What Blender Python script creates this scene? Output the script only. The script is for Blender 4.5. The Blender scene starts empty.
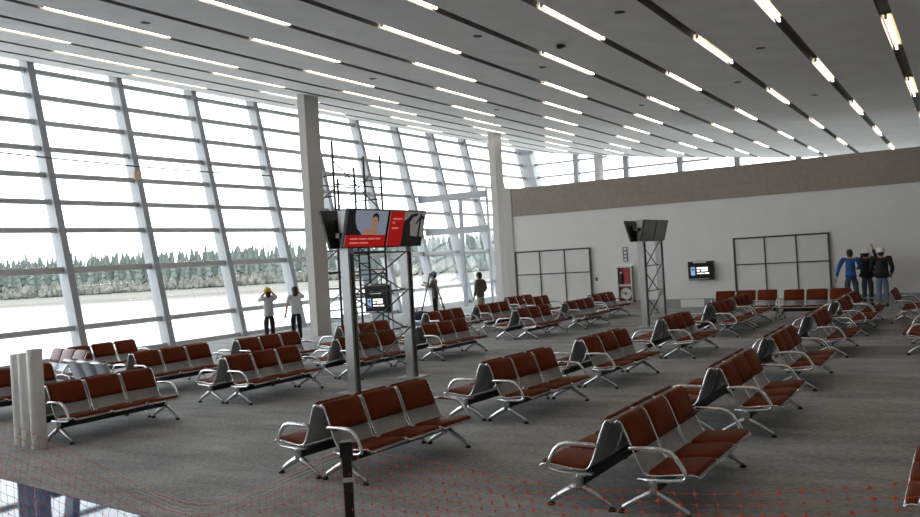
import bpy, bmesh, math, random
from mathutils import Vector, Matrix
random.seed(7)
C = bpy.context.scene.collection
PI = math.pi
EYE = 2.15

# ------------------------------------------------------------------ materials
def lin(c):
    return tuple(((v/255)/12.92 if v/255 <= .04045 else ((v/255+.055)/1.055)**2.4) for v in c)

def mat(name, rgb, rough=.6, metal=0.0, noise=0.0, scale=8.0, bump=0.0, emit=None, estr=0.0, spec=.5, ior=1.5, coat=0):
    m = bpy.data.materials.new(name); m.use_nodes = True
    nt = m.node_tree; b = nt.nodes['Principled BSDF']
    col = lin(rgb)
    b.inputs['Base Color'].default_value = (*col, 1)
    b.inputs['Roughness'].default_value = rough
    b.inputs['Metallic'].default_value = metal
    b.inputs['IOR'].default_value = ior
    b.inputs['Specular IOR Level'].default_value = spec
    b.inputs['Coat Weight'].default_value = coat
    if emit:
        b.inputs['Emission Color'].default_value = (*lin(emit), 1)
        b.inputs['Emission Strength'].default_value = estr
    if noise or bump:
        tc = nt.nodes.new('ShaderNodeTexCoord')
        n = nt.nodes.new('ShaderNodeTexNoise')
        n.inputs['Scale'].default_value = scale; n.inputs['Detail'].default_value = 5
        nt.links.new(tc.outputs['Object'], n.inputs['Vector'])
        if noise:
            r = nt.nodes.new('ShaderNodeValToRGB')
            r.color_ramp.elements[0].position = .3; r.color_ramp.elements[1].position = .7
            r.color_ramp.elements[0].color = (*[max(0, v*(1-noise)) for v in col], 1)
            r.color_ramp.elements[1].color = (*[min(1, v*(1+noise)) for v in col], 1)
            nt.links.new(n.outputs['Fac'], r.inputs['Fac'])
            nt.links.new(r.outputs['Color'], b.inputs['Base Color'])
        if bump:
            bp = nt.nodes.new('ShaderNodeBump'); bp.inputs['Strength'].default_value = bump
            bp.inputs['Distance'].default_value = .01
            nt.links.new(n.outputs['Fac'], bp.inputs['Height'])
            nt.links.new(bp.outputs['Normal'], b.inputs['Normal'])
    return m

def carpet_material():
    m = mat('carpet_loop_pile', (128, 124, 119), rough=.95, spec=.15)
    nt = m.node_tree; b = nt.nodes['Principled BSDF']
    tc = nt.nodes.new('ShaderNodeTexCoord')
    mp = nt.nodes.new('ShaderNodeMapping'); mp.inputs['Scale'].default_value = (1.0, .35, 1)
    nt.links.new(tc.outputs['Object'], mp.inputs['Vector'])
    n1 = nt.nodes.new('ShaderNodeTexNoise'); n1.inputs['Scale'].default_value = 2.2; n1.inputs['Detail'].default_value = 7
    n1.inputs['Roughness'].default_value = .62
    nt.links.new(mp.outputs['Vector'], n1.inputs['Vector'])
    n2 = nt.nodes.new('ShaderNodeTexNoise'); n2.inputs['Scale'].default_value = 45; n2.inputs['Detail'].default_value = 3
    nt.links.new(mp.outputs['Vector'], n2.inputs['Vector'])
    mx = nt.nodes.new('ShaderNodeMath'); mx.operation = 'MULTIPLY_ADD'
    mx.inputs[1].default_value = .5
    nt.links.new(n2.outputs['Fac'], mx.inputs[0])
    h = nt.nodes.new('ShaderNodeMath'); h.operation = 'MULTIPLY'; h.inputs[1].default_value = .5
    nt.links.new(n1.outputs['Fac'], h.inputs[0]); nt.links.new(h.outputs[0], mx.inputs[2])
    r = nt.nodes.new('ShaderNodeValToRGB')
    r.color_ramp.elements[0].position = .36; r.color_ramp.elements[1].position = .64
    r.color_ramp.elements[0].color = (*lin((114, 115, 117)), 1)
    r.color_ramp.elements[1].color = (*lin((174, 174, 175)), 1)
    nt.links.new(mx.outputs[0], r.inputs['Fac']); nt.links.new(r.outputs['Color'], b.inputs['Base Color'])
    bp = nt.nodes.new('ShaderNodeBump'); bp.inputs['Strength'].default_value = .4; bp.inputs['Distance'].default_value = .01
    nt.links.new(n2.outputs['Fac'], bp.inputs['Height']); nt.links.new(bp.outputs['Normal'], b.inputs['Normal'])
    return m

def glass_material():
    m = bpy.data.materials.new('clear_glass'); m.use_nodes = True
    nt = m.node_tree; nt.nodes.clear()
    o = nt.nodes.new('ShaderNodeOutputMaterial'); mx = nt.nodes.new('ShaderNodeMixShader')
    t = nt.nodes.new('ShaderNodeBsdfTransparent'); g = nt.nodes.new('ShaderNodeBsdfGlossy')
    lw = nt.nodes.new('ShaderNodeLayerWeight'); lw.inputs['Blend'].default_value = .5
    pw = nt.nodes.new('ShaderNodeMath'); pw.operation = 'POWER'; pw.inputs[1].default_value = 4
    nt.links.new(lw.outputs['Facing'], pw.inputs[0])
    f = nt.nodes.new('ShaderNodeMath'); f.operation = 'MULTIPLY_ADD'; f.inputs[1].default_value = .5; f.inputs[2].default_value = .02
    nt.links.new(pw.outputs[0], f.inputs[0])
    t.inputs['Color'].default_value = (.93, .96, .96, 1); g.inputs['Roughness'].default_value = .02
    g.inputs['Color'].default_value = (.8, .8, .8, 1)
    nt.links.new(f.outputs[0], mx.inputs[0]); nt.links.new(t.outputs[0], mx.inputs[1]); nt.links.new(g.outputs[0], mx.inputs[2])
    nt.links.new(mx.outputs[0], o.inputs['Surface'])
    return m

def ground_material():
    m = mat('apron_ground', (205, 203, 198), rough=.9, spec=.1)
    nt = m.node_tree; b = nt.nodes['Principled BSDF']
    tc = nt.nodes.new('ShaderNodeTexCoord'); sp = nt.nodes.new('ShaderNodeSeparateXYZ')
    nt.links.new(tc.outputs['Object'], sp.inputs[0])
    # pale concrete close to the building, dry earth and grass towards the trees
    cv = nt.nodes.new('ShaderNodeMath'); cv.operation = 'MULTIPLY_ADD'; cv.inputs[1].default_value = .861
    b2 = nt.nodes.new('ShaderNodeMath'); b2.operation = 'MULTIPLY'; b2.inputs[1].default_value = .509
    nt.links.new(sp.outputs['X'], cv.inputs[0]); nt.links.new(sp.outputs['Y'], b2.inputs[0]); nt.links.new(b2.outputs[0], cv.inputs[2])
    n = nt.nodes.new('ShaderNodeTexNoise'); n.inputs['Scale'].default_value = .06; n.inputs['Detail'].default_value = 8
    mp = nt.nodes.new('ShaderNodeMapping'); mp.inputs['Rotation'].default_value = (0, 0, -.53); mp.inputs['Scale'].default_value = (1.0, .25, 1)
    nt.links.new(tc.outputs['Object'], mp.inputs['Vector']); nt.links.new(mp.outputs['Vector'], n.inputs['Vector'])
    ad = nt.nodes.new('ShaderNodeMath'); ad.operation = 'MULTIPLY_ADD'; ad.inputs[1].default_value = 50
    nt.links.new(n.outputs['Fac'], ad.inputs[0]); nt.links.new(cv.outputs[0], ad.inputs[2])
    mr = nt.nodes.new('ShaderNodeMapRange'); mr.inputs['From Min'].default_value = 100; mr.inputs['From Max'].default_value = 235
    nt.links.new(ad.outputs[0], mr.inputs['Value'])
    r = nt.nodes.new('ShaderNodeValToRGB')
    e = r.color_ramp.elements
    e[0].position = 0; e[0].color = (*lin((172, 171, 170)), 1)
    e[1].position = 1; e[1].color = (*lin((88, 84, 78)), 1)
    q = e.new(.35); q.color = (*lin((118, 114, 110)), 1)
    q = e.new(.5); q.color = (*lin((91, 86, 81)), 1)
    q = e.new(.62); q.color = (*lin((105, 101, 97)), 1)
    nt.links.new(mr.outputs[0], r.inputs['Fac']); nt.links.new(r.outputs['Color'], b.inputs['Base Color'])
    return m

M = {}
M['carpet'] = carpet_material()
M['tile'] = mat('polished_tile', (58, 82, 122), rough=.03, noise=.2, scale=3, spec=.5, ior=1.17)
M['tile'].node_tree.nodes['Principled BSDF'].inputs['Specular Tint'].default_value = (.62, .82, 1, 1)
M['ceiling'] = mat('ceiling_panel', (226, 224, 222), rough=.8, noise=.05, scale=1.3, spec=.2)
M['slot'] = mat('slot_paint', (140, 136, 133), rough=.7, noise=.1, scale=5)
M['wall'] = mat('wall_paint', (224, 223, 222), rough=.8, noise=.02, scale=1.5, spec=.2)
M['band'] = mat('taupe_band_paint', (152, 144, 134), rough=.8, noise=.08, scale=6, spec=.2)
M['base'] = mat('stone_baseboard', (150, 149, 148), rough=.5, noise=.08, scale=4)
M['column'] = mat('column_paint', (186, 182, 178), rough=.7, noise=.02, scale=2, spec=.2)
M['alu'] = mat('mullion_paint', (148, 150, 154), rough=.45, metal=.1, noise=.03, scale=3)
M['transom'] = mat('transom_anodised', (186, 186, 186), rough=.45, metal=.1, noise=.05, scale=4)
M['glass'] = glass_material()
M['concrete'] = mat('plinth_concrete', (170, 168, 164), rough=.9, noise=.1, scale=3)
M['ground'] = ground_material()
M['conifer'] = mat('conifer_needles', (82, 89, 85), rough=.9, noise=.35, scale=1.2, spec=.1)
M['conifer2'] = mat('conifer_needles_grey', (99, 105, 101), rough=.9, noise=.35, scale=1.2, spec=.1)
M['bark'] = mat('bark', (96, 84, 74), rough=.95, noise=.3, scale=6)
M['scrub'] = mat('dry_scrub', (107, 106, 101), rough=.95, noise=.4, scale=.9, spec=.1)
M['hill'] = mat('haze_toned_hill', (156, 159, 161), rough=1, noise=.12, scale=.01, spec=0)  # distance haze is painted in as a pale hill colour
M['vinyl'] = mat('brown_vinyl', (104, 42, 12), spec=.14, rough=.6, noise=.10, scale=10, bump=.15)
M['vinyl_window_lit'] = mat('window_lit_vinyl', (112, 66, 68), rough=.5, noise=.10, scale=10, bump=.15)  # brown vinyl with the window light painted into its tone
M['sheet'] = mat('perforated_steel', (156, 155, 154), rough=.5, metal=.35, noise=.08, scale=30)
M['sheet_reflect'] = mat('perforated_steel_reflection', (168, 176, 184), rough=.4, metal=.5, noise=.08, scale=30)  # same steel, with a bluish reflection painted into the colour
M['chrome'] = mat('chrome', (225, 226, 228), rough=.14, metal=1.0, noise=.03, scale=20)
M['cast'] = mat('cast_aluminium', (200, 202, 204), rough=.26, metal=1.0, noise=.04, scale=14)
M['black'] = mat('black_beam_paint', (24, 23, 23), rough=.5, noise=.1, scale=6)
M['rubber'] = mat('black_rubber', (20, 20, 20), rough=.8, noise=.1, scale=20)
M['pvc'] = mat('white_pvc', (234, 231, 225), rough=.5, noise=.05, scale=6)
M['pvc_in'] = mat('grey_pipe_cap', (168, 166, 160), rough=.7, noise=.05, scale=6)
M['scaffold'] = mat('scaffold_steel', (52, 48, 46), rough=.6, metal=.4, noise=.25, scale=8)
M['post'] = mat('tower_post_steel', (178, 178, 178), rough=.35, metal=.5, noise=.05, scale=4)
M['rod'] = mat('tower_rod_steel', (84, 82, 80), rough=.4, metal=.6, noise=.08, scale=10)
M['bezel'] = mat('screen_bezel', (20, 18, 18), rough=.35, noise=.05, scale=10)
M['screen_off'] = mat('dark_screen', (40, 35, 33), rough=.2, noise=.15, scale=3)
M['ad_grey'] = mat('screen_grey', (0, 0, 0), rough=.3, emit=(120, 126, 140), estr=.4, noise=.01, spec=.08)
M['ad_red'] = mat('screen_red', (0, 0, 0), rough=.3, emit=(150, 24, 22), estr=.4, noise=.01, spec=.08)
M['ad_dark'] = mat('screen_dark', (0, 0, 0), rough=.3, emit=(28, 26, 26), estr=.4, noise=.01, spec=.08)
M['ad_skin'] = mat('screen_skin', (0, 0, 0), rough=.3, emit=(150, 112, 92), estr=.4, noise=.01, spec=.08)
M['ad_hair'] = mat('screen_hair', (0, 0, 0), rough=.3, emit=(36, 28, 28), estr=.4, noise=.01, spec=.08)
M['ad_text'] = mat('screen_text_pink', (0, 0, 0), rough=.3, emit=(205, 110, 104), estr=.4, noise=.01, spec=.08)
M['ad_ash'] = mat('screen_ash', (0, 0, 0), rough=.3, emit=(112, 108, 106), estr=.4, noise=.01, spec=.08)
M['txt_white'] = mat('screen_text_white', (0, 0, 0), rough=.3, emit=(250, 250, 250), estr=1.2, noise=.01)
M['icon_blue'] = mat('screen_icon_blue', (0, 0, 0), rough=.3, emit=(150, 180, 225), estr=.4, noise=.01, spec=.08)
M['icon_deep'] = mat('screen_icon_deep', (0, 0, 0), rough=.3, emit=(40, 60, 100), estr=.4, noise=.01, spec=.08)
M['silver'] = mat('silver_trim', (180, 180, 180), rough=.35, metal=.7, noise=.04, scale=10)
M['red'] = mat('red_enamel', (150, 40, 34), rough=.4, noise=.08, scale=8)
M['hose'] = mat('white_hose', (214, 212, 206), rough=.7, noise=.06, scale=20)
M['darkgrey'] = mat('dark_grey_paint', (62, 61, 60), rough=.6, noise=.08, scale=6)
M['white_gate'] = mat('pale_gate_board', (216, 215, 213), rough=.75, noise=.03, scale=2)
M['sheet_glass'] = mat('bluish_sheet', (176, 200, 212), rough=.15, noise=.05, scale=2)
M['white'] = mat('white_paint', (226, 226, 224), rough=.6, noise=.03, scale=5)
M['tube'] = mat('fluorescent_tube', (255, 250, 240), rough=.4, emit=(255, 245, 228), estr=7.0, noise=.01)
M['tray'] = mat('glow_toned_tray', (188, 164, 128), rough=.5, noise=.03, scale=5)  # warm glow of the tubes is painted into the tray colour
M['net'] = mat('orange_net_plastic', (228, 88, 44), rough=.6, noise=.1, scale=10)
M['netwhite'] = mat('white_rope', (206, 204, 200), rough=.8, noise=.08, scale=30)
M['skin'] = mat('skin', (176, 128, 102), rough=.6, noise=.05, scale=14)
M['hair'] = mat('dark_hair', (34, 27, 24), rough=.6, noise=.2, scale=30)
M['grey_shirt'] = mat('pale_grey_cotton', (176, 176, 180), rough=.9, noise=.08, scale=12)
M['white_shirt'] = mat('white_cotton', (205, 206, 210), rough=.9, noise=.06, scale=12)
M['olive'] = mat('olive_cotton', (98, 92, 82), rough=.9, noise=.1, scale=12)
M['blue_shirt'] = mat('blue_denim_shirt', (38, 84, 150), rough=.9, noise=.12, scale=12)
M['black_cloth'] = mat('black_cloth', (32, 30, 32), rough=.9, noise=.15, scale=12)
M['jeans'] = mat('faded_jeans', (104, 122, 146), rough=.9, noise=.15, scale=12)
M['dark_jeans'] = mat('dark_jeans', (66, 72, 84), rough=.9, noise=.15, scale=12)
M['khaki'] = mat('khaki_trousers', (168, 160, 146), rough=.9, noise=.08, scale=12)
M['yellow'] = mat('mustard_cloth', (196, 152, 44), rough=.8, noise=.1, scale=20)
M['helmet_white'] = mat('white_hard_hat', (226, 224, 216), rough=.35, noise=.03, scale=12)
M['helmet_blue'] = mat('blue_hard_hat', (48, 74, 124), rough=.35, noise=.05, scale=12)
M['ladder'] = mat('ladder_aluminium', (112, 110, 108), rough=.5, metal=.2, noise=.08, scale=10)
M['navy'] = mat('navy_canvas', (40, 46, 66), rough=.9, noise=.2, scale=10)
M['bluebag'] = mat('blue_plastic', (66, 92, 150), rough=.5, noise=.2, scale=8)
M['tape'] = mat('white_tape', (214, 210, 206), rough=.7, noise=.05, scale=20)
M['orange'] = mat('orange_tag', (222, 178, 150), rough=.7, noise=.05, scale=20)

# ------------------------------------------------------------------ mesh helpers
class MB:
    def __init__(s): s.bm = bmesh.new()
    def box(s, x0, x1, y0, y1, z0, z1):
        vs = [s.bm.verts.new((x, y, z)) for z in (z0, z1) for x, y in ((x0, y0), (x1, y0), (x1, y1), (x0, y1))]
        for f in ((3, 2, 1, 0), (4, 5, 6, 7), (0, 1, 5, 4), (1, 2, 6, 5), (2, 3, 7, 6), (3, 0, 4, 7)):
            s.bm.faces.new([vs[i] for i in f])
        return s
    def hexa(s, P):          # 8 points: bottom ring of four, top ring of four
        vs = [s.bm.verts.new(p) for p in P]
        for f in ((3, 2, 1, 0), (4, 5, 6, 7), (0, 1, 5, 4), (1, 2, 6, 5), (2, 3, 7, 6), (3, 0, 4, 7)):
            s.bm.faces.new([vs[i] for i in f])
        return s
    def tube(s, pts, r, n=8, flat=1.0, caps=True):
        pts = [Vector(p) for p in pts]
        rs = r if isinstance(r, (list, tuple)) else [r]*len(pts)
        rings = []; nrm = None
        for i, p in enumerate(pts):
            t = (pts[min(i+1, len(pts)-1)] - pts[max(i-1, 0)]).normalized()
            if nrm is None:
                a = Vector((0, 0, 1)) if abs(t.z) < .9 else Vector((1, 0, 0))
                nrm = (a - t*a.dot(t)).normalized()
            else:
                nrm = (nrm - t*nrm.dot(t)).normalized()
            b = t.cross(nrm)
            rings.append([s.bm.verts.new(p + (nrm*math.cos(2*PI*k/n) + b*math.sin(2*PI*k/n)*flat)*rs[i]) for k in range(n)])
        for a, b in zip(rings, rings[1:]):
            for k in range(n): s.bm.faces.new((a[k], a[(k+1) % n], b[(k+1) % n], b[k]))
        if caps:
            s.bm.faces.new(rings[0][::-1]); s.bm.faces.new(rings[-1])
        return s
    def grid(s, rows, close=False):
        g = [[s.bm.verts.new(p) for p in r] for r in rows]
        for a, b in zip(g, g[1:]):
            for k in range(len(a) - (0 if close else 1)):
                j = (k+1) % len(a)
                s.bm.faces.new((a[k], a[j], b[j], b[k]))
        return g
    def lathe(s, prof, c=(0, 0, 0), n=16, axis='z'):
        rows = []
        for r, h in prof:
            row = []
            for k in range(n):
                a = 2*PI*k/n; u, v = r*math.cos(a), r*math.sin(a)
                p = (u, v, h) if axis == 'z' else ((h, u, v) if axis == 'x' else (u, h, v))
                row.append((c[0]+p[0], c[1]+p[1], c[2]+p[2]))
            rows.append(row)
        g = s.grid(rows, True)
        if prof[0][0] > 1e-4: s.bm.faces.new(g[0][::-1])
        if prof[-1][0] > 1e-4: s.bm.faces.new(g[-1])
        return s
    def ball(s, c, rx, ry, rz, n=12, m=8):
        prof = [(max(1e-4, math.sin(PI*i/m)), -math.cos(PI*i/m)) for i in range(m+1)]
        rows = [[(c[0]+rx*r*math.cos(2*PI*k/n), c[1]+ry*r*math.sin(2*PI*k/n), c[2]+rz*h) for k in range(n)] for r, h in prof]
        s.grid(rows, True); return s
    def build(s, name, m, parent=None, smooth=False, bevel=0, loc=None, rot=None):
        if bevel:
            bmesh.ops.bevel(s.bm, geom=list(s.bm.edges), offset=bevel, segments=2, affect='EDGES', clamp_overlap=True)
        bmesh.ops.remove_doubles(s.bm, verts=s.bm.verts, dist=1e-6)
        bmesh.ops.recalc_face_normals(s.bm, faces=s.bm.faces)
        me = bpy.data.meshes.new(name); s.bm.to_mesh(me); s.bm.free()
        me.materials.append(m)
        if smooth: me.polygons.foreach_set('use_smooth', [True]*len(me.polygons))
        o = bpy.data.objects.new(name, me); C.objects.link(o)
        if parent: o.parent = parent
        if loc: o.location = loc
        if rot: o.rotation_euler = rot
        return o

def tag(o, label=None, cat=None, group=None, kind=None):
    if label: o['label'] = label
    if cat: o['category'] = cat
    if group: o['group'] = group
    if kind: o['kind'] = kind
    return o

def thing(name, label, cat, loc=(0, 0, 0), rz=0, group=None):
    o = bpy.data.objects.new(name, None); C.objects.link(o)
    o.location = loc; o.rotation_euler = (0, 0, rz); o.empty_display_size = .2
    return tag(o, label, cat, group)

def struct(o, label, cat):
    return tag(o, label, cat, kind='structure')

KIDS = {}
def copy_tree(o, parent=None):
    c = o.copy(); C.objects.link(c)
    if parent: c.parent = parent
    for ch in KIDS.get(o.name) or list(o.children): copy_tree(ch, c)
    return c

# ------------------------------------------------------------------ setting
BACK = -8.0; RIGHT = -9.0; WALLX = 29.2; ENDX = 46.6; WALLEND = 15.15
FY0, FK = 21.05, .21
def fy(z): return FY0 + FK*z

CP = [(-12, 2.63), (-3.9, 3.28), (.95, 3.67), (2.57, 3.8), (4.15, 3.93), (5.77, 4.07), (7.39, 4.205), (9.01, 4.365),
      (10.63, 4.55), (12.25, 4.725), (13.87, 4.905), (15.5, 5.13), (17.1, 5.38), (18.7, 5.61), (20.4, 5.86), (21.84, 6.15), (23.4, 6.52)]
def cz(y):
    for (a, za), (b, zb) in zip(CP, CP[1:]):
        if y <= b: return EYE + za + (zb-za)*(y-a)/(b-a)
    return EYE + CP[-1][1]
SLOTS = [.95 + 1.62*i for i in range(-3, 13)]
SW = .10        # half width of a slot

# floor: carpet and the polished tile strip
fb = MB()
TX, TY = 5.42, 5.2
def poly_slab(mb, pts, z0, z1):
    lo = [mb.bm.verts.new((x, y, z0)) for x, y in pts]; hi = [mb.bm.verts.new((x, y, z1)) for x, y in pts]
    mb.bm.faces.new(hi); mb.bm.faces.new(lo[::-1])
    for i in range(len(pts)):
        j = (i+1) % len(pts); mb.bm.faces.new((lo[i], lo[j], hi[j], hi[i]))
poly_slab(fb, [(BACK, RIGHT), (ENDX, RIGHT), (ENDX, FY0), (TX+.55, FY0), (5.56, 9.4), (5.0, 5.6), (4.6, TY), (BACK, TY)], -.3, 0)
struct(fb.build('floor', M['carpet']), 'grey mottled loop carpet covering the floor of the waiting hall', 'floor')
fb = MB()
poly_slab(fb, [(BACK, TY), (4.6, TY), (5.0, 5.6), (5.56, 9.4), (TX+.55, FY0), (BACK, FY0)], -.3, -.004)
struct(fb.build('floor_tile', M['tile']), 'polished bluish tile floor mirroring the window wall at lower left', 'floor')

# ceiling panels between the slots
cb = MB()
edges = [RIGHT-.2] + [v for y in SLOTS for v in (y-SW, y+SW)] + [23.3]
X0, X1 = BACK-.2, ENDX+.3
for a, b in zip(edges[0::2], edges[1::2]):
    ys = [a] + [y for y, _ in CP if a < y < b] + [b]
    lo = [[(x, y, cz(y)) for y in ys] for x in (X0, X1)]
    cb.grid(lo)
    cb.grid([[(x, y, cz(y)+.3) for y in ys] for x in (X0, X1)])
    for y in (a, b): cb.grid([[(X0, y, cz(y)), (X1, y, cz(y))], [(X0, y, cz(y)+.3), (X1, y, cz(y)+.3)]])
struct(cb.build('ceiling', M['ceiling']), 'grey panelled ceiling curving up towards the window wall', 'ceiling')
for i, y in enumerate(SLOTS):
    s = MB(); z = cz(y)
    pr = [(y-SW, z+.005), (y-SW+.001, z+.16), (y+SW-.001, z+.16), (y+SW, z+.005)]
    s.grid([[(x, q[0], q[1]) for q in pr] for x in (X0, X1)])
    s.grid([[(x, q[0], q[1]+.02) for q in pr] for x in (X0, X1)])
    struct(s.build('trim_%d' % (i+1), M['slot']), 'dark recessed slot running lengthwise through the ceiling', 'ceiling slot')

# back partition with grey upper band
b = MB().box(WALLX, WALLX+.3, RIGHT, WALLEND-.32, 0, 3.64)
struct(b.build('wall_back', M['wall']), 'white far wall of the waiting hall with two panelled gates', 'wall')
b = MB().box(WALLX-.03, WALLX+.33, RIGHT, WALLEND-.32, 3.64, 4.70)
struct(b.build('wall_back_band', M['band']), 'taupe upper band along the top of the far wall', 'wall')
b = MB().box(WALLX-.05, WALLX+.35, WALLEND-.32, WALLEND, 0, 4.72)
struct(b.build('trim_20', M['column']), 'pale end post closing the far wall', 'trim')
b = MB()
for a, c in ((RIGHT, 3.62), (6.70, 11.70)): b.box(WALLX-.035, WALLX, a, c, 0, .32)
struct(b.build('baseboard_back', M['base']), 'grey stone baseboard along the far wall', 'baseboard')
b = MB()
b.box(BACK-.3, BACK, RIGHT, FY0-.3, 0, cz(RIGHT)+.1)
b.hexa([(BACK-.3, RIGHT, 4.8), (BACK, RIGHT, 4.8), (BACK, 22.3, 4.8), (BACK-.3, 22.3, 4.8), (BACK-.3, RIGHT, cz(RIGHT)+.15), (BACK, RIGHT, cz(RIGHT)+.15), (BACK, 22.3, cz(22.3)+.1), (BACK-.3, 22.3, cz(22.3)+.1)])
struct(b.build('wall_added_front', M['wall']), 'unseen white wall added behind the viewer to shape the light', 'wall')  # closing wall out of view, added for its effect on the light
b = MB().box(BACK, ENDX, RIGHT-.3, RIGHT, 0, cz(RIGHT)+.15)
struct(b.build('wall_added_right', M['wall']), 'unseen white wall added on the right side to darken it', 'wall')  # unseen closing wall, added so this side of the hall stays darker

# window wall: mullions, transoms, panes
MUL = [-6.6, -3.5, -.4, 2.7, 5.8, 8.9, 12.0, 15.15, 18.12, 21.15, 24.13, 27.2, 30.3, 33.36, 36.45, 39.65, 42.9, 46.6]
ZT = [.06, .88, 2.49, 3.62, 4.42, 5.19, 5.96, 6.73, 7.50, 8.26]
ZTOP = cz(23.0) + .04
def lean_box(mb, x0, x1, d0, d1, z0, z1):
    P = []
    for z in (z0, z1):
        P += [(x0, fy(z)+d0, z), (x1, fy(z)+d0, z), (x1, fy(z)+d1, z), (x0, fy(z)+d1, z)]
    mb.hexa(P)
MUL = [x - (.2 if x < 25 else .12 if x < 45 else 0) for x in MUL]
for i, x in enumerate(MUL):
    b = MB(); w = .105 if i < len(MUL)-1 else .42
    lean_box(b, x-w-.06, x+w-.06, -.22 if i < len(MUL)-1 else -.70, .17, 0, ZTOP)
    o = b.build('trim_%d' % (30+i), M['alu'])
    struct(o, 'leaning silver mullion of the window wall', 'mullion')
for i, (a, c) in enumerate(zip(MUL, MUL[1:])):
    a2, c2 = a+.045, c-(.165 if i < len(MUL)-2 else .48)
    b = MB(); lean_box(b, a2, c2, .045, .06, 0, ZTOP)
    w = b.build('window_%d' % (i+1), M['glass'])
    struct(w, 'leaning glazed bay of the window wall between two mullions', 'window')
    for z in ZT:
        t = MB(); h = .075 if z != 2.49 else .09
        lean_box(t, a2, c2, -.07, .04, z-h, z-.012); lean_box(t, a2, c2, -.05, .03, z-.012, z+.012); lean_box(t, a2, c2, -.07, .04, z+.012, z+h)
        t.build('transom', M['transom'], w)
b = MB().box(BACK, ENDX+.5, FY0-.02, FY0+.35, -1.6, -.004)
struct(b.build('trim_60', M['concrete']), 'concrete plinth under the window wall', 'plinth')

# end window wall beyond the partition
EY = [19.3, 16.27, 13.2, 10.15, 7.1, 4.05, 1.0, -2.05, -5.1, -8.15]
prev = 20.9
for i, y in enumerate(EY):
    b = MB().box(ENDX-.15, ENDX+.2, y-.14, y+.14, 0, cz(y)+.02)
    struct(b.build('trim_%d' % (70+i), M['alu']), 'upright mullion of the end window wall', 'mullion')
    pt = fy(8.6) if i == 0 else prev
    w = MB().hexa([(ENDX+.05, y+.14, 0), (ENDX+.065, y+.14, 0), (ENDX+.065, prev, 0), (ENDX+.05, prev, 0),
                   (ENDX+.05, y+.14, cz(y)), (ENDX+.065, y+.14, cz(y)), (ENDX+.065, pt, cz(pt)), (ENDX+.05, pt, cz(pt))]).build('window_%d' % (30+i), M['glass'])
    struct(w, 'glazed bay of the end window wall beyond the far wall', 'window')
    for z in ZT:
        ylo = max([y+.14] + [q/20 for q in range(-180, 470) if cz(q/20) < z+.08])
        if ylo < prev - .2:
            MB().box(ENDX-.03, ENDX+.05, ylo, fy(z)-.1 if i == 0 else prev, z-.06, z+.06).build('transom', M['transom'], w)
    prev = y-.14

# columns
for i, (x, y) in enumerate(((-3.4, 17.7), (8.8, 17.7), (21.12, 17.77), (33.45, 17.65), (45.9, 17.65))):
    if i == 1: continue
    b = MB().box(x-.34, x+.34, y-.145, y+.145, 0, cz(y)+.05)
    struct(b.build('trim_%d' % (90+i), M['column']), 'tall square column standing inside the window wall', 'column')

# ground outside, trees, scrub, hills
GZ = -1.2
b = MB(); b.grid([[(x, y, GZ) for x in (-900, -300, -50, 200, 800, 2000)] for y in (21.2, 100, 400, 2500)])
struct(b.build('ground', M['ground']), 'pale concrete apron and dry earth outside the window wall', 'ground')
b = MB(); b.grid([[(x, y, GZ-.01) for x in (ENDX+.6, 800, 2000)] for y in (-900, 0, 21.2)])
struct(b.build('ground_end', M['ground']), 'pale ground beyond the end window wall', 'ground')
FW = Vector((.8608, .5090, 0)); RT = Vector((.5090, -.8608, 0))
def conifer_mesh(name, seed, m):
    rnd = random.Random(seed); b = MB(); H = 1.0
    n = 9; L = 7
    for k in range(L):
        z0 = .02 + .92*k/L; z1 = z0 + .26*(1 - .35*k/L); r = .125*(1-k/(L+.3))
        base = [(r*(1+rnd.uniform(-.35, .35))*math.cos(2*PI*j/n), r*(1+rnd.uniform(-.35, .35))*math.sin(2*PI*j/n), z0+rnd.uniform(-.03, .03)) for j in range(n)]
        top = b.bm.verts.new((rnd.uniform(-.01, .01), rnd.uniform(-.01, .01), min(1.0, z1)))
        vs = [b.bm.verts.new(p) for p in base]
        for j in range(n): b.bm.faces.new((vs[j], vs[(j+1) % n], top))
        b.bm.faces.new(vs[::-1])
    b.tube([(0, 0, 0), (0, 0, .3)], .018, 5)
    return b.build(name, m)
protos = [conifer_mesh('conifer', s, M['conifer'] if s % 2 else M['conifer2']) for s in range(4)]
TG = 'conifers of the distant tree line'
TL = 'distant grey-green conifer in the dense tree line beyond the airfield'
for k in range(300):
    o = protos[k] if k < 4 else protos[k % 4].copy()
    if k >= 4: C.objects.link(o)
    row_ = k % 4
    lat = -165 + 235*(k+.5)/300 + random.uniform(-.15, .15)
    dep = 233 + 6.5*row_ + random.uniform(-.8, .8) + .04*lat
    p = FW*dep + RT*lat
    h = random.uniform(9.4, 12.2) if random.random() > .12 else random.uniform(12, 13.4)
    o.location = (p.x, p.y, GZ); o.scale = (h*random.uniform(.62, .95),)*2 + (h,)
    o.rotation_euler = (0, 0, random.uniform(0, 6.28))
    tag(o, TL, 'tree', TG)
b = MB()     # the wood behind, one mass nobody could count
for k in range(700):
    lat = random.uniform(-210, 110); dep = random.uniform(264, 300); p = FW*dep + RT*lat; h = random.uniform(10, 12.6); n = 6
    base = [b.bm.verts.new((p.x+2.0*math.cos(2*PI*j/n), p.y+2.0*math.sin(2*PI*j/n), GZ)) for j in range(n)]
    mid = [b.bm.verts.new((p.x+1.3*math.cos(2*PI*j/n+.3), p.y+1.3*math.sin(2*PI*j/n+.3), GZ+h*.5)) for j in range(n)]
    t = b.bm.verts.new((p.x, p.y, GZ+h))
    for j in range(n):
        b.bm.faces.new((base[j], base[(j+1) % n], mid[(j+1) % n], mid[j])); b.bm.faces.new((mid[j], mid[(j+1) % n], t))
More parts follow.
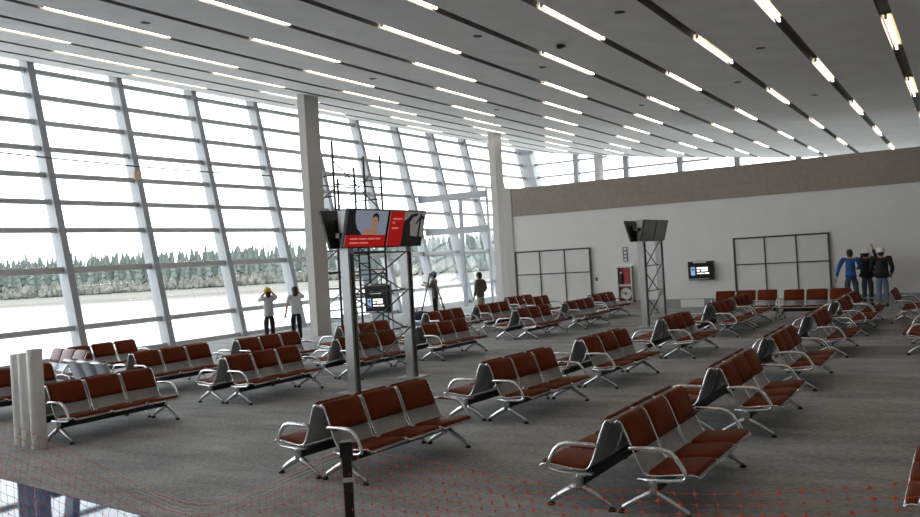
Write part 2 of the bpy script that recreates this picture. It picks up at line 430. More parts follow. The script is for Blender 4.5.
tag(b.build('conifer_wood', M['conifer']), 'hazy grey-green conifer wood closing the horizon behind the tree line', 'trees', kind='stuff')
b = MB()
for k in range(900):
    lat = random.uniform(-190, 100); dep = random.uniform(208, 226) + .04*lat; p = FW*dep + RT*lat
    h = random.uniform(.7, 2.1); r = random.uniform(.5, 1.3)
    for q in range(3):
        cx, cy = p.x+random.uniform(-1, 1)*r*.6, p.y+random.uniform(-1, 1)*r*.6
        g = []
        for i in range(5):
            row = []
            for j in range(7):
                f = 1 + random.uniform(-.25, .25)
                s_ = max(.02, math.sin(PI*(.12+.88*i/4)))
                row.append((cx + r*.62*f*s_*math.cos(2*PI*j/7), cy + r*.62*f*s_*math.sin(2*PI*j/7), GZ + h*(1-math.cos(PI*(i/4)))*.72*f))
            g.append(row)
        b.grid(g, True)
tag(b.build('scrub_belt', M['scrub']), 'belt of dry grey scrub growing along the foot of the conifers', 'bushes', kind='stuff')
b = MB(); rows = []
for d, hh in ((1500, -2), (1750, 60), (2000, 95), (2300, 60), (2600, -2)):
    rows.append([tuple(FW*d + RT*l + Vector((0, 0, hh*(.35+.65*max(0, math.sin(l/260+.9))*(.7+.3*math.sin(l/97)))))) for l in range(-1500, 700, 60)])
b.grid(rows)
struct(b.build('hill', M['hill'], smooth=True), 'hills coloured pale as haze, rising far behind the trees', 'hill')

# ------------------------------------------------------------------ bench
SEATW, GAP, HALF = .552, .030, .80
PROF = [(.008, .722), (.012, .737), (.026, .746), (.044, .740), (.060, .718), (.092, .643), (.122, .562), (.150, .488), (.176, .418), (.200, .370), (.222, .338),
        (.25, .320), (.30, .314), (.37, .318), (.46, .331), (.56, .341), (.63, .344), (.662, .337), (.676, .322)]
OFF = .308        # the ridge lies this far behind the pedestals
def offs(prof, d):
    out = []
    for i, p in enumerate(prof):
        a = prof[max(0, i-1)]; c = prof[min(len(prof)-1, i+1)]
        tx, tz = c[0]-a[0], c[1]-a[1]; l = math.hypot(tx, tz)
        out.append((p[0] - tz/l*d*-1*-1 * -1 if False else p[0] + (-tz/l)*-d*-1, p[1] + (tx/l)*d))
    return out
def L(x, v, z): return (x, OFF - v, z)      # bench local frame: sitting side looks along -y
def sweep(mb, prof, xs, t0, t1s):
    inner = offs(prof, t0)
    rows_o = []
    for x, t in zip(xs, t1s):
        o = offs(prof, t)
        rows_o.append([L(x, v, z) for v, z in o])
    rows_i = [[L(x, v, z) for v, z in inner] for x in (xs[0], xs[-1])]
    mb.grid(rows_o); mb.grid(rows_i)
    for side, xo, xi in ((0, rows_o[0], rows_i[0]), (1, rows_o[-1], rows_i[1])): mb.grid([xo, xi])
    for k in (0, -1):
        vs = [r[k] for r in rows_o] + [rows_i[1][k], rows_i[0][k]]
        mb.bm.faces.new([mb.bm.verts.new(p) for p in vs])
def arc_prof(prof, a, c):
    return prof[a:c]
def make_bench(vinyl, sheet, nseat=3):
    root = thing('waiting_bench', '', 'bench')
    half = nseat*(SEATW+GAP)/2 - .012
    MB().box(-half+.03, half-.03, -.035, .035, .195, .282).build('beam', M['black'], root)
    for sx in (-1, 1):
        x = sx*half
        p = MB()
        p.tube([(x, .0, .295), (x, .0, .265), (x, 0, .22), (x, 0, .165)], [.050, .046, .044, .048], 8, .75)
        p.box(min(x-.03, x+sx*.04), max(x+.03, x+sx*.04), -.17, .12, .284, .304)
        for d in (-1, 1):
            p.tube([(x, 0, .20), (x, d*.06, .162), (x, d*.145, .118), (x, d*.22, .075), (x, d*.265, .046), (x, d*.277, .018)], [.034, .036, .032, .027, .024, .018], 8, .8)
        ped = p.build('pedestal', M['cast'], root, True)
        for d in (-1, 1):
            MB().lathe([(.032, 0), (.034, .012), (.02, .024)], (x, d*.277, 0), 10).build('foot_pad', M['rubber'], ped)
        a = MB()
        xa = x + sx*.03
        loop = [L(xa, .12, .532), L(xa, .15, .543), L(xa, .29, .545), L(xa, .41, .541), L(xa, .465, .525), L(xa, .51, .487), L(xa, .555, .418), L(xa, .585, .356), L(xa, .58, .322), L(xa, .54, .304),
                L(xa, .42, .294), L(xa, .29, .288), L(xa, .23, .294)]
        a.tube(loop, [.015, .018, .02, .02, .02, .019, .018, .018, .018, .017, .016, .016, .016], 8)
        a.build('armrest', M['chrome'], root, True)
    for k in range(nseat):
        x0 = -nseat*(SEATW+GAP)/2 + k*(SEATW+GAP) + GAP/2; x1 = x0 + SEATW
        s = MB(); sweep(s, PROF, [x0, x1], 0, [.006, .006])
        sh = s.build('seat_shell', sheet, root, True)
        e = MB()
        op = offs(PROF, .004)
        e.tube([L(x0+.004, v, z) for v, z in op] + [L(x1-.004, v, z) for v, z in op[::-1]] + [L(x0+.004, *op[0])], .0085, 6)
        e.build('edge_rod', M['chrome'], sh, True)
        xs = [x0+.018, x0+.024, x0+.05, x1-.05, x1-.024, x1-.018]
        s = MB(); sweep(s, PROF[2:8], xs, .006, [.010, .022, .034, .034, .022, .010]); s.build('back_pad', vinyl, sh, True)
        s = MB(); sweep(s, [(.262, .317)] + PROF[12:18], xs, .006, [.010, .022, .036, .036, .022, .010]); s.build('seat_pad', vinyl, sh, True)
    return root
def snapshot(root):
    def rec(o):
        KIDS[o.name] = list(o.children)
        for c in o.children: rec(c)
    rec(root)

GB = 'three-seat waiting benches'
bench_protos = {}
def place_bench(kind, x, y, rz, label, nseat=3):
    key = (kind, nseat)
    if key not in bench_protos:
        v, s = {'brown': (M['vinyl'], M['sheet']), 'mauve': (M['vinyl_window_lit'], M['sheet_reflect'])}[kind]  # second pair carries painted window light and reflection in its colours
        o = make_bench(v, s, nseat); bench_protos[key] = o
        bpy.context.view_layer.update(); snapshot(o)
    else:
        o = copy_tree(bench_protos[key])
    o.location = (x, y, 0); o.rotation_euler = (0, 0, rz)
    tag(o, label, 'bench', GB)
    return o
ORD = ['nearest', 'second', 'third', 'fourth', 'fifth', 'sixth', 'seventh', 'eighth']
def double(x, y, row, which, rz=0):
    d = .322
    for s, side in ((-1, 'facing away from the windows'), (1, 'turned towards the windows')):
        c, sn = math.cos(rz), math.sin(rz)
        place_bench('brown', x - sn*s*d, y + c*s*d, rz + (0 if s < 0 else PI), 'brown bench %s, %s' % (side, which % row))
ROWS = {
 'right-hand row': [(7.50, 2.55, -1.1), (10.57, 2.5, 0), (13.69, 2.52, 0), (17.3, 2.5, 0), (20.8, 2.48, 0), (22.9, 2.48, 0)],
 'middle row': [(7.56, 5.66, -5.5), (10.66, 5.46, -4.5), (13.45, 5.29, -3.5), (16.99, 5.12, 0), (20.75, 5.15, 0), (22.85, 5.15, 0)],
 'row beside the screen towers': [(7.96, 10.9, -1.8), (10.95, 10.6, -1.5), (13.68, 10.41, -3), (16.3, 10.22, -2.8), (20.45, 10.0, -2.6), (22.89, 9.7, -1.2), (26.0, 10.2, -2)],
 'row along the windows': [(8.3, 13.9, -3), (11.35, 13.35, -4), (13.6, 12.95, -4), (16.2, 12.35, -3), (20.05, 12.5, -2), (22.45, 12.3, -2), (26.05, 13.2, -2)],
}
for row, lst in ROWS.items():
    for k, (x, y, deg) in enumerate(lst):
        double(x, y, row, ORD[k] + ' pair of the %s', math.radians(deg))
place_bench('brown', 25.3, 11.9, 0, 'brown bench facing away from the windows, right of the farthest window pair')
place_bench('brown', 12.1, 16.15, 0, 'brown waiting bench closest to the glass, behind the crosswise bench')
place_bench('mauve', 10.75, 16.0, -PI/2-.23, 'waiting bench with window light painted mauve, set crosswise near the windows, facing the viewer')
place_bench('mauve', 9.82, 13.4, PI/2-.23, 'waiting bench seen from behind with bare steel backs tinted reflection-blue, behind the white pipes')
place_bench('brown', 24.45, 3.5, -PI/2, 'brown waiting bench set crosswise before the right gate, right of two')
place_bench('brown', 24.75, 5.42, -PI/2, 'brown waiting bench set crosswise before the right gate, left of two')
place_bench('brown', 23.5, 1.32, 0, 'brown waiting bench nearest the three workers, at the right edge')
place_bench('brown', 17.7, .68, PI, 'brown waiting bench cut by the right edge, halfway down the hall')
place_bench('brown', 7.2, .07, PI, 'brown waiting bench of which only a seat tip enters at lower right')

# ------------------------------------------------------------------ camera
cam_d = bpy.data.cameras.new('camera'); cam = bpy.data.objects.new('camera', cam_d); C.objects.link(cam)
yaw, pitch, roll = math.radians(30.59339501), math.radians(.03185068), math.radians(-3.41007342)
F = Vector((math.cos(yaw)*math.cos(pitch), math.sin(yaw)*math.cos(pitch), math.sin(pitch)))
R0 = Vector((math.sin(yaw), -math.cos(yaw), 0)); U0 = R0.cross(F)
R2 = R0*math.cos(roll) + U0*math.sin(roll); U2 = -R0*math.sin(roll) + U0*math.cos(roll)
mw = Matrix((R2, U2, -F)).transposed().to_4x4(); mw.translation = (0, 0, EYE)
cam.matrix_world = mw
cam_d.sensor_width = 36; cam_d.lens = 854.464/920*36; cam_d.clip_start = .05; cam_d.clip_end = 5000
bpy.context.scene.camera = cam
def project(p):
    d = Vector(p) - Vector((0, 0, EYE)); z = d.dot(F)
    return (460 + 854.464*d.dot(R2)/z, 258.5 - 854.464*d.dot(U2)/z, z)
def at(px, py, depth):           # a point on the sight line at a given distance
    return Vector((0, 0, EYE)) + (F + R2*((px-460)/854.464) - U2*((py-258.5)/854.464))*depth

# ------------------------------------------------------------------ ceiling lights
GL = 'linear ceiling lights'
lp = thing('linear_light', '', 'ceiling light')
MB().box(0, 2.92, -.085, .085, .105, .13).build('tray', M['tray'], lp)
MB().tube([(.05, .03, .028), (2.87, .03, .028)], .018, 8).build('tube', M['tube'], lp, True)
for x in (.03, 2.89): MB().box(x-.02, x+.02, .01, .05, .01, .106).build('lamp_holder', M['white'], lp)
bpy.context.view_layer.update(); snapshot(lp)
used = False
TH = ['first', 'second', 'third', 'fourth', 'fifth', 'sixth', 'seventh', 'eighth', 'ninth', 'tenth', 'eleventh', 'twelfth', 'thirteenth', 'fourteenth']
vis_rows = [i for i in range(3, 16)]
for i, y in enumerate(SLOTS):
    ph = (i % 2 == 0)          # alternate slots are staggered
    n = 0
    for k in range(-2, 6):
        x = (13.0 if ph else 9.45) + 7.1*k
        if x + 3.05 > ENDX - .3 or x < BACK+.3: continue
        ps = [project((x+t, y, cz(y))) for t in (.2, 1.5, 2.9)]
        inside = any(q[2] > 1 and -5 < q[0] < 925 and -5 < q[1] < 520 for q in ps)
        if not inside and x > 14: continue
        if inside:
            n += 1
            lab = 'lit linear ceiling light, %s in view along the %s ceiling slot from the right' % (TH[n-1] + ' nearest' if n > 1 else 'nearest', TH[i-3] if 3 <= i < 17 else 'far')
        else:  # lights outside the frame, added for the light they give
            lab = 'lit linear ceiling light added for its light, overhead before the view begins'
        o = copy_tree(lp) if used else lp
        used = True
        o.location = (x, y, cz(y)+.01)
        tag(o, lab, 'ceiling light', GL)

# ------------------------------------------------------------------ gates, wall fittings
def gate(n, y0, y1, z1, label):
    b = MB().box(WALLX-.05, WALLX-.012, y0, y1, .02, z1)
    d = struct(b.build('door_%d' % n, M['white_gate']), label, 'gate')
    f = MB(); x0, x1 = WALLX-.075, WALLX-.04
    f.box(x0, x1, y0-.03, y0+.03, .0, z1+.04); f.box(x0, x1, y1-.03, y1+.03, .0, z1+.04); f.box(x0, x1, y0+.03, y1-.03, z1-.01, z1+.04)
    for k in (1, 2):
        y = y0 + (y1-y0)*k/3; f.box(x0, x1, y-.018, y+.018, .0, z1-.01)
    for k in range(3):
        a, c = y0+(y1-y0)*k/3+.018, y0+(y1-y0)*(k+1)/3-.018
        f.box(x0, x1, a, c, 1.385, 1.42)
    f.build('gate_frame', M['darkgrey'], d)
gate(1, 11.75, 14.76, 2.25, 'six-panel pale gate with dark frame at the left end of the far wall')
gate(2, 3.70, 6.62, 2.26, 'six-panel pale gate with dark frame at the right of the far wall')

def notice_screen(loc, label, stand=False):
    t = thing('information_screen', label, 'screen', loc)
    # local: faces -x, width along y, origin on the base
    Hc = .85 if stand else .64
    MB().box(-.06, .06, -.425, .425, 0, Hc).build('casing', M['bezel'], t, bevel=.008)
    d = MB().box(-.064, -.058, -.395, .395, .06, Hc-.04).build('display', M['ad_dark'], t)
    ic = MB().box(-.067, -.0645, .19, .33, .17, .45).build('icon', M['icon_blue'], d, bevel=.0008)
    b = MB().box(-.069, -.0672, .225, .29, .33, .40); b.build('icon_mark', M['icon_deep'], d)
    for z, words in ((.385, ((.12, -.24),)), (.30, ((.12, .03), (-.02, -.24))), (.215, ((.12, -.10), (-.13, -.28)))):
        for a, c in words:
            MB().box(-.067, -.0645, c, a, z, z+(.05 if z > .25 else .03)).build('text_line', M['txt_white'], d)
    MB().box(-.072, -.058, -.30, .41, .035, .052).build('silver_strip', M['silver'], t)
    MB().box(-.075, .0, -.20, .22, .585, .655).build('top_plate', M['silver'], t)
    MB().box(.06, .13, -.12, .12, .2, .45).build('wall_bracket', M['darkgrey'], t)
    return t
notice_screen((WALLX-.13, 7.74, .95), 'black notice screen with white lines of text mounted on the far wall')
t = thing('screen_stand', 'pale two-legged stand holding a notice screen near the column', 'stand', (21.0, 15.4, 0))
for y in (-.36, .36):
    MB().box(.12, .19, y-.05, y+.05, 0.012, 1.55).build('upright', M['post'], t)
MB().box(.12, .19, -.31, .31, .92, 1.05).build('cross_plate', M['post'], t)
MB().box(-.12, .36, -.5, .5, 0, .012).build('base_plate', M['post'], t)
notice_screen((20.99, 15.4, .66), 'black notice screen on a stand seen through the near screen tower', True)

t = thing('fire_cabinet', 'red fire hose cabinet with extinguisher and coiled hose on the far wall', 'fire cabinet', (WALLX, 10.445, .26))
b = MB()
for a, c, z0, z1 in ((-.275, -.235, 0, 1.28), (.235, .275, 0, 1.28), (-.235, .235, 0, .04), (-.235, .235, 1.24, 1.28), (-.235, .235, .58, .64)): b.box(-.20, 0, a, c, z0, z1)
b.build('cabinet_frame', M['silver'], t)
MB().box(-.03, -.002, -.235, .235, .04, .58).build('back_panel', M['red'], t)
MB().box(-.03, -.002, -.235, .235, .64, 1.24).build('back_panel', M['red'], t)
MB().box(-.17, -.15, -.225, .03, .66, 1.22).build('door_leaf', M['red'], t)
e = MB().lathe([(.05, 0), (.06, .02), (.06, .30), (.045, .36), (.02, .38)], (-.12, .14, .66), 14).build('extinguisher', M['darkgrey'], t, True)
MB().box(-.14, -.10, .11, .17, 1.03, 1.10).build('valve', M['silver'], e)
b = MB()
for r in (.07, .10, .13, .16, .19): b.tube([(-.11, r*math.cos(a*PI/12), .31+r*math.sin(a*PI/12)) for a in range(25)], .017, 6)
b.tube([(-.125, -.19, .31), (-.135, -.1, .28), (-.135, 0, .31)], .016, 6)
b.build('coiled_hose', M['hose'], t, True)
t = thing('pictogram_sign', 'small dark upright sign of pictograms above the fire cabinet', 'sign', (WALLX, 10.42, 1.70))
MB().box(-.02, 0, -.08, .08, 0, .52).build('board', M['darkgrey'], t)
for k in range(4): MB().box(-.024, -.0195, -.05, .05, .03+.125*k, .115+.125*k).build('pictogram', M['silver'], t)
tag(MB().box(WALLX-.06, WALLX-.037, 7.72, 8.52, .03, .30).build('access_panel', M['white'], bevel=.004), 'white access panel set in the baseboard under the notice screen', 'panel')
tag(MB().box(WALLX-.03, WALLX, 11.52, 11.60, 1.06, 1.18).build('wall_switch', M['darkgrey'], bevel=.006), 'small dark switch on the wall right of the left gate', 'switch')
tag(MB().box(WALLX-.07, WALLX, 2.62, 2.82, 1.32, 1.60).build('wall_box', M['black'], bevel=.006), 'black box on the far wall between the workers', 'box')

# glazed partition between the window wall and the far column
t = thing('glazed_partition', 'pale steel glazed partition between the window wall and the far column', 'partition', (33.5, 18.2, 0))
for z, h in ((5.0, .15), (3.45, .15), (2.38, .05)):
    MB().box(-.08, .08, .06, fy(z)-18.2-.25, z-h, z+h).build('rail', M['alu'], t)
MB().box(-.07, .07, 1.35, 1.49, 0, 4.84).build('post', M['alu'], t)
MB().box(-.07, .07, .0, .06, 0, 5.2).build('post', M['alu'], t)
MB().box(-.012, .012, .06, 1.35, 0.02, 2.32).build('pane', M['glass'], t)

# ------------------------------------------------------------------ screen towers
def monitor(loc, rz, label, art=0):
    t = thing('advert_screen', label, 'screen', loc, rz)
    tilt = math.radians(15)
    def P(o): o.rotation_euler = (tilt, 0, 0); return o
    W, Hh = 1.17, .67
    # local before tilt: display faces -y, bottom at z 0
    P(MB().box(-W/2, W/2, 0, .055, 0, Hh).build('casing', M['bezel'], t, bevel=.006))
    P(MB().box(-.28, .28, .055, .10, .12, .5).build('back_cover', M['bezel'], t, bevel=.01))
    MB().box(-.06, .06, .02, .12, .22, .34).build('mount_arm', M['bezel'], t)
    d = P(MB().box(-W/2+.02, W/2-.02, -.003, .001, .02, Hh-.02).build('display', {0: M['screen_off'], 1: M['ad_grey'], 2: M['ad_ash']}[art], t))
    def flat(name, pts, m, y=-.005):
        b = MB(); vs = [b.bm.verts.new((x, y, z)) for x, z in pts]; vo = [b.bm.verts.new((x, y+.0015, z)) for x, z in pts]
        b.bm.faces.new(vs); b.bm.faces.new(vo[::-1])
        for i in range(len(pts)): j = (i+1) % len(pts); b.bm.faces.new((vs[i], vs[j], vo[j], vo[i]))
        return b.build(name, m, d)
    def ell(cx, cz_, rx, rz_, n=20): return [(cx+rx*math.cos(2*PI*k/n), cz_+rz_*math.sin(2*PI*k/n)) for k in range(n)]
    if art == 1:
        flat('picture_shadow', [(-.565, .22), (-.12, .22), (-.17, .27), (-.27, .33), (-.34, .44), (-.37, .56), (-.37, .65), (-.565, .65)], M['ad_dark'])
        flat('picture_figure', [(-.12, .20), (.33, .20), (.30, .30), (.18, .33), (.02, .32), (-.06, .36)], M['ad_skin'], -.007)
        flat('picture_head', ell(.20, .45, .085, .125), M['ad_skin'], -.009)
        flat('picture_hair', [(.10, .50), (.12, .58), (.20, .615), (.28, .58), (.30, .49), (.275, .43), (.265, .52), (.20, .555), (.13, .53)], M['ad_hair'], -.011)
        flat('banner', [(-.565, .02), (.565, .02), (.565, .225), (-.565, .225)], M['ad_red'], -.013)
        for z, ws in ((.145, ((-.44, -.22), (-.19, .02), (.05, .24), (.27, .42))), (.075, ((-.44, -.2), (-.17, .08)))):
            for a, c in ws: flat('text_line', [(a, z), (c, z), (c, z+.028), (a, z+.028)], M['ad_text'], -.015)
    if art == 2:
        flat('picture_shadow', [(-.13, .02), (.565, .02), (.565, .18), (.15, .20), (.1, .42), (-.02, .52), (-.13, .45)], M['ad_dark'])
        flat('picture_frond', [(-.05, .46), (.08, .60), (.30, .63), (.31, .58), (.16, .55), (.05, .42)], M['ad_dark'], -.007)
        flat('picture_stem', [(.38, .1), (.45, .1), (.44, .62), (.39, .62)], M['ad_dark'], -.007)
        flat('picture_frond', [(.28, .40), (.42, .53), (.54, .50), (.55, .54), (.42, .60), (.27, .44)], M['ad_dark'], -.009)
        flat('banner', [(-.565, .02), (-.13, .02), (-.13, .65), (-.565, .65)], M['ad_red'], -.013)
        for z, ws in ((.50, ((-.48, -.2),)), (.43, ((-.48, -.4),)), (.33, ((-.48, -.28),))):
            for a, c in ws: flat('text_line', [(a, z), (c, z), (c, z+.03), (a, z+.03)], M['ad_text'], -.015)
    return t
def tower(x, y, label, hs=.875, top=3.08):
    t = thing('screen_tower', label, 'screen tower', (x, y, 0))
    for sx in (-hs, hs):
        p = MB().box(sx-.078, sx+.078, -.088, .088, .02, top).build('post', M['post'], t, bevel=.006)
        MB().box(sx-.03, sx+.03, -.112, -.089, .02, 2.35).build('post_channel', M['rod'], p)
        MB().box(sx-.24, sx+.24, -.24, .24, 0, .02).build('base_plate', M['post'], t)
    for k, (z0, z1) in enumerate(((.25, .95), (.95, 1.65), (1.65, 2.35))):
        for y_, s in ((-.07, 1), (.07, -1)):
            MB().tube([(-hs+.075, y_, z0 if s > 0 else z1), (hs-.075, y_, z1 if s > 0 else z0)], .014, 6).build('brace', M['rod'], t, True)
        MB().tube([(-hs+.075, 0, z1), (hs-.075, 0, z1)], .014, 6).build('cross_rod', M['rod'], t, True)
    MB().box(-1.1, 1.1, -.04, .04, 2.62, 2.70).build('head_beam', M['rod'], t)
    return t
tower(12.35, 9.0, 'near steel screen tower with cross bracing standing among the benches')
tower(23.3, 7.58, 'far steel screen tower standing before the far wall', .76, 2.92)
def tower_screens(x, y, where, lit, zb=2.44, sc=1.0):
    names = ('left half', 'right half')
    for k, dx in enumerate((-.60*sc, .60*sc)):
        lab = ('lit screen with red banner and portrait on the near tower', 'lit screen with red side panel on the near tower')[k] if lit else 'dark screen facing the aisle, %s of the pair on the far tower' % names[k]
        m1 = monitor((x+dx, y-.15, zb), 0, lab, (k+1) if lit else 0)
        m2 = monitor((x+dx, y+.15, zb), PI, 'dark-backed screen facing the windows, %s end of the %s tower' % (('near', 'far')[k], where), 0)
        m1.scale = m2.scale = (sc,)*3
tower_screens(12.36, 9.0, 'near', True)
tower_screens(23.12, 7.58, 'far', False, 2.33, .88)

# ------------------------------------------------------------------ pipes
def pipe(px, py, dep, h, r, lab):
    p = at(px, py, dep); t = thing('plastic_pipe', lab, 'pipe', (p.x, p.y, 0), 0, 'white plastic pipes')
    MB().lathe([(r*.86, .012), (r*.9, 0), (r, .006), (r, h-.008), (r*.97, h), (r*.88, h), (r*.88, h-.03)], n=20).build('pipe_wall', M['pvc'], t, True)
    MB().lathe([(1e-4, h-.035), (r*.87, h-.035)], n=20).build('end_plug', M['pvc_in'], t)
    MB().lathe([(.026, -.006), (.03, 0), (.026, .006)], (-r*.72, -r*.70, .16), 12, 'x').build('screw_cap', M['pvc_in'], t)
pipe(39.5, 443, 11.2, 1.30, .096, 'white plastic pipe standing on end, front right one of three')
pipe(28.5, 440, 11.42, 1.24, .078, 'white plastic pipe standing on end, middle one of three')
pipe(20.5, 437, 11.55, 1.22, .075, 'white plastic pipe standing on end, left one of three')

# ------------------------------------------------------------------ scaffold
t = thing('scaffold_tower', 'tall dark tubular scaffold tower standing between column and window wall', 'scaffold', (23.9, 18.6, 0))
up = {}
for nm, (x, y, h) in {'a': (-1.35, -.55, 6.35), 'b': (1.35, -.55, 6.05), 'c': (-1.35, .65, 5.5), 'd': (1.35, .65, 5.75), 'e': (.35, -.55, 5.95), 'f': (.35, .65, 5.3)}.items():
    MB().tube([(x, y, 0.03), (x, y, h)], .04, 8).build('upright', M['scaffold'], t, True); up[nm] = (x, y)
    MB().box(x-.08, x+.08, y-.08, y+.08, 0, .03).build('base_plate', M['scaffold'], t)
def bar(a, b_, z0, z1, r=.025, name='ledger'):
    (x0, y0), (x1, y1) = up[a], up[b_]
    MB().tube([(x0, y0, z0), (x1, y1, z1)], r, 6).build(name, M['scaffold'], t, True)
for z in (.4, 1.4, 1.95, 3.0, 3.9, 4.5, 5.2):
    bar('a', 'c', z, z, .024, 'frame_rung'); bar('b', 'd', z, z, .024, 'frame_rung')
for z in (.5, 1.8, 2.6, 3.9, 4.9): bar('a', 'e', z, z); bar('e', 'b', z, z); bar('c', 'd', z+.1, z+.1)
for z0, z1 in ((.4, 1.8), (1.9, 3.4), (4.0, 5.7)):
    bar('a', 'b', z0, z1, .022, 'diagonal'); bar('a', 'b', z1, z0, .022, 'diagonal'); bar('c', 'd', z0, z1, .022, 'diagonal')
for z in (.7, 1.0, 1.3, 1.6, 2.2, 2.5): bar('e', 'f', z, z, .018, 'frame_rung')
b = MB(); b.tube([(.95, -.58, .1), (.95, -.58, 1.5), (1.0, -.58, 1.75), (1.12, -.58, 1.85), (1.24, -.58, 1.75), (1.28, -.58, 1.5), (1.28, -.58, .1)], .022, 6)
b.build('guard_hoop', M['scaffold'], t, True)
# leaning bluish sheet beside the scaffold
t = thing('glass_sheet', 'pale bluish glass sheet leaning behind the scaffold', 'sheet', (25.9, 19.3, 0))
MB().hexa([(-.45, -.5, 0), (.45, -.5, 0), (.45, -.47, 0), (-.45, -.47, 0), (-.45, .40, 3.1), (.45, .40, 3.1), (.45, .43, 3.1), (-.45, .43, 3.1)]).build('pane', M['sheet_glass'], t)

# ------------------------------------------------------------------ ladder and bags
t = thing('step_ladder', 'open aluminium step ladder beside the window wall', 'ladder', (25.27, 16.15, 0), math.radians(32))
top = 1.68
for sx in (-1, 1):
    for sy, nm in ((-1, 'stile'), (1, 'rear_stile')):
        MB().tube([(sx*.29, sy*.50, .02), (sx*.20, sy*.05, top)], .042, 6, .7).build(nm, M['ladder'], t, True)
        MB().box(sx*.29-.035, sx*.29+.035, sy*.50-.035, sy*.50+.035, 0, .03).build('foot_cap', M['rubber'], t)
for k in range(5):
    f = (k+.7)/5.6; z = top*f; x = .29-.09*f; y = -.50+.45*f
    MB().box(-x, x, y-.06, y+.06, z-.022, z+.022).build('tread', M['ladder'], t)
for k in range(3):
    f = (k+1.)/4; z = top*f; x = .29-.09*f; y = .50-.45*f
    MB().tube([(-x, y, z), (x, y, z)], .014, 6).build('rear_rung', M['ladder'], t, True)
MB().box(-.23, .23, -.09, .09, top-.01, top+.03).build('top_cap', M['ladder'], t)
def lump(name, loc, sx, sy, sz, m, lab, cat, seed):
    rnd = random.Random(seed); b = MB(); rows = []
    for i in range(7):
        a = PI*i/6; row = []
        for j in range(12):
            f = 1+rnd.uniform(-.14, .14); s_ = max(.03, math.sin(a)**.55)
            row.append((sx*s_*f*math.cos(PI*j/6), sy*s_*f*math.sin(PI*j/6), sz*(.5-.5*math.cos(a))*(1 if i < 6 else 1.0)))
        rows.append(row)
    b.grid(rows, True)
    t = thing(name, lab, cat, loc)
    b.build('bag_body', m, t, True)
    MB().tube([(-sx*.4, 0, sz*.9), (-sx*.3, 0, sz*1.25), (sx*.3, 0, sz*1.25), (sx*.4, 0, sz*.9)], .014, 6).build('handle', M['black'], t, True)
p = at(420.5, 330, 28.5); lump('tool_bag', (p.x, p.y, 0), .42, .34, .50, M['navy'], 'dark canvas tool bag on the floor left of the step ladder', 'bag', 3)
p = at(419, 330, 27.2); lump('plastic_sack', (p.x, p.y, 0), .30, .24, .22, M['bluebag'], 'blue plastic sack on the floor in front of the tool bag', 'bag', 5)

# ------------------------------------------------------------------ cable and tag on the window wall, ceiling fittings
def on_plane_y(px, py, y):
    d = (F + R2*((px-460)/854.464) - U2*((py-258.5)/854.464)); return Vector((0, 0, EYE)) + d*(y/d.y)
pts = [on_plane_y(x, yy, 20.6) for x, yy in ((-160, 139), (0, 152.5), (60, 159), (137, 166.5), (200, 171.5), (303, 178))]
b = MB(); b.tube(pts, .02, 5); tag(b.build('cable', M['darkgrey'], smooth=True), 'thin dark cable strung across the window wall to the near column', 'cable')
p = on_plane_y(137.5, 173, 21.45)
tag(MB().box(p.x-.13, p.x+.13, p.y-.02, p.y+.02, p.z-.20, p.z+.06).build('marker_tag', M['orange']), 'small pale orange tag on a mullion of the window wall', 'tag')
def ceil_hit(px, py):
    d = (F + R2*((px-460)/854.464) - U2*((py-258.5)/854.464))
    lo, hi = 1, 70
    for _ in range(50):
        m_ = (lo+hi)/2; q = Vector((0, 0, EYE)) + d*m_
        if q.z < cz(q.y): lo = m_
        else: hi = m_
    return Vector((0, 0, EYE)) + d*lo
for k, (px, py, lab) in enumerate(((146, 22.5, 'at the upper left'), (373, 78.5, 'left of the screen tower in the middle'), (543, 67, 'below the smoke detector'), (478, 36, 'upper centre'), (761, 48, 'among the bright lights at upper right'),
                                   (738, 82, 'right of centre'), (642, 105, 'nearer the far wall, in the centre'), (815, 95, 'over the right gate'), (497, 109.5, 'above the far column'), (620, 12, 'top centre'))):
    q = ceil_hit(px, py)
    yy = min(SLOTS, key=lambda s: abs(s-q.y))
    if abs(q.y-yy) < .32: q.y = yy + (.34 if q.y >= yy else -.34)
    o = MB().lathe([(.0001, -.012), (.08, -.012), (.095, -.006), (.10, .03)], n=18).build('ceiling_speaker', M['darkgrey'], None, True, loc=(q.x, q.y, cz(q.y)))
    tag(o, 'small round dark ceiling speaker %s of the ceiling' % lab if 'upper' in lab or 'top' in lab else 'small round dark ceiling speaker %s' % lab, 'speaker', 'round ceiling speakers')
q = ceil_hit(559.5, 43)
t = thing('smoke_detector', 'white smoke detector hanging from the ceiling at top centre', 'detector', (q.x, q.y, cz(q.y)))
MB().lathe([(.09, 0), (.09, -.03), (.07, -.035)], n=18).build('mount', M['white'], t, True)
MB().lathe([(.07, -.035), (.075, -.06), (.06, -.10), (.02, -.115), (.0001, -.116)], n=18).build('sensor_dome', M['darkgrey'], t, True)
MB().box(.04, .17, -.05, .05, -.06, -.02).build('arm', M['darkgrey'], t)

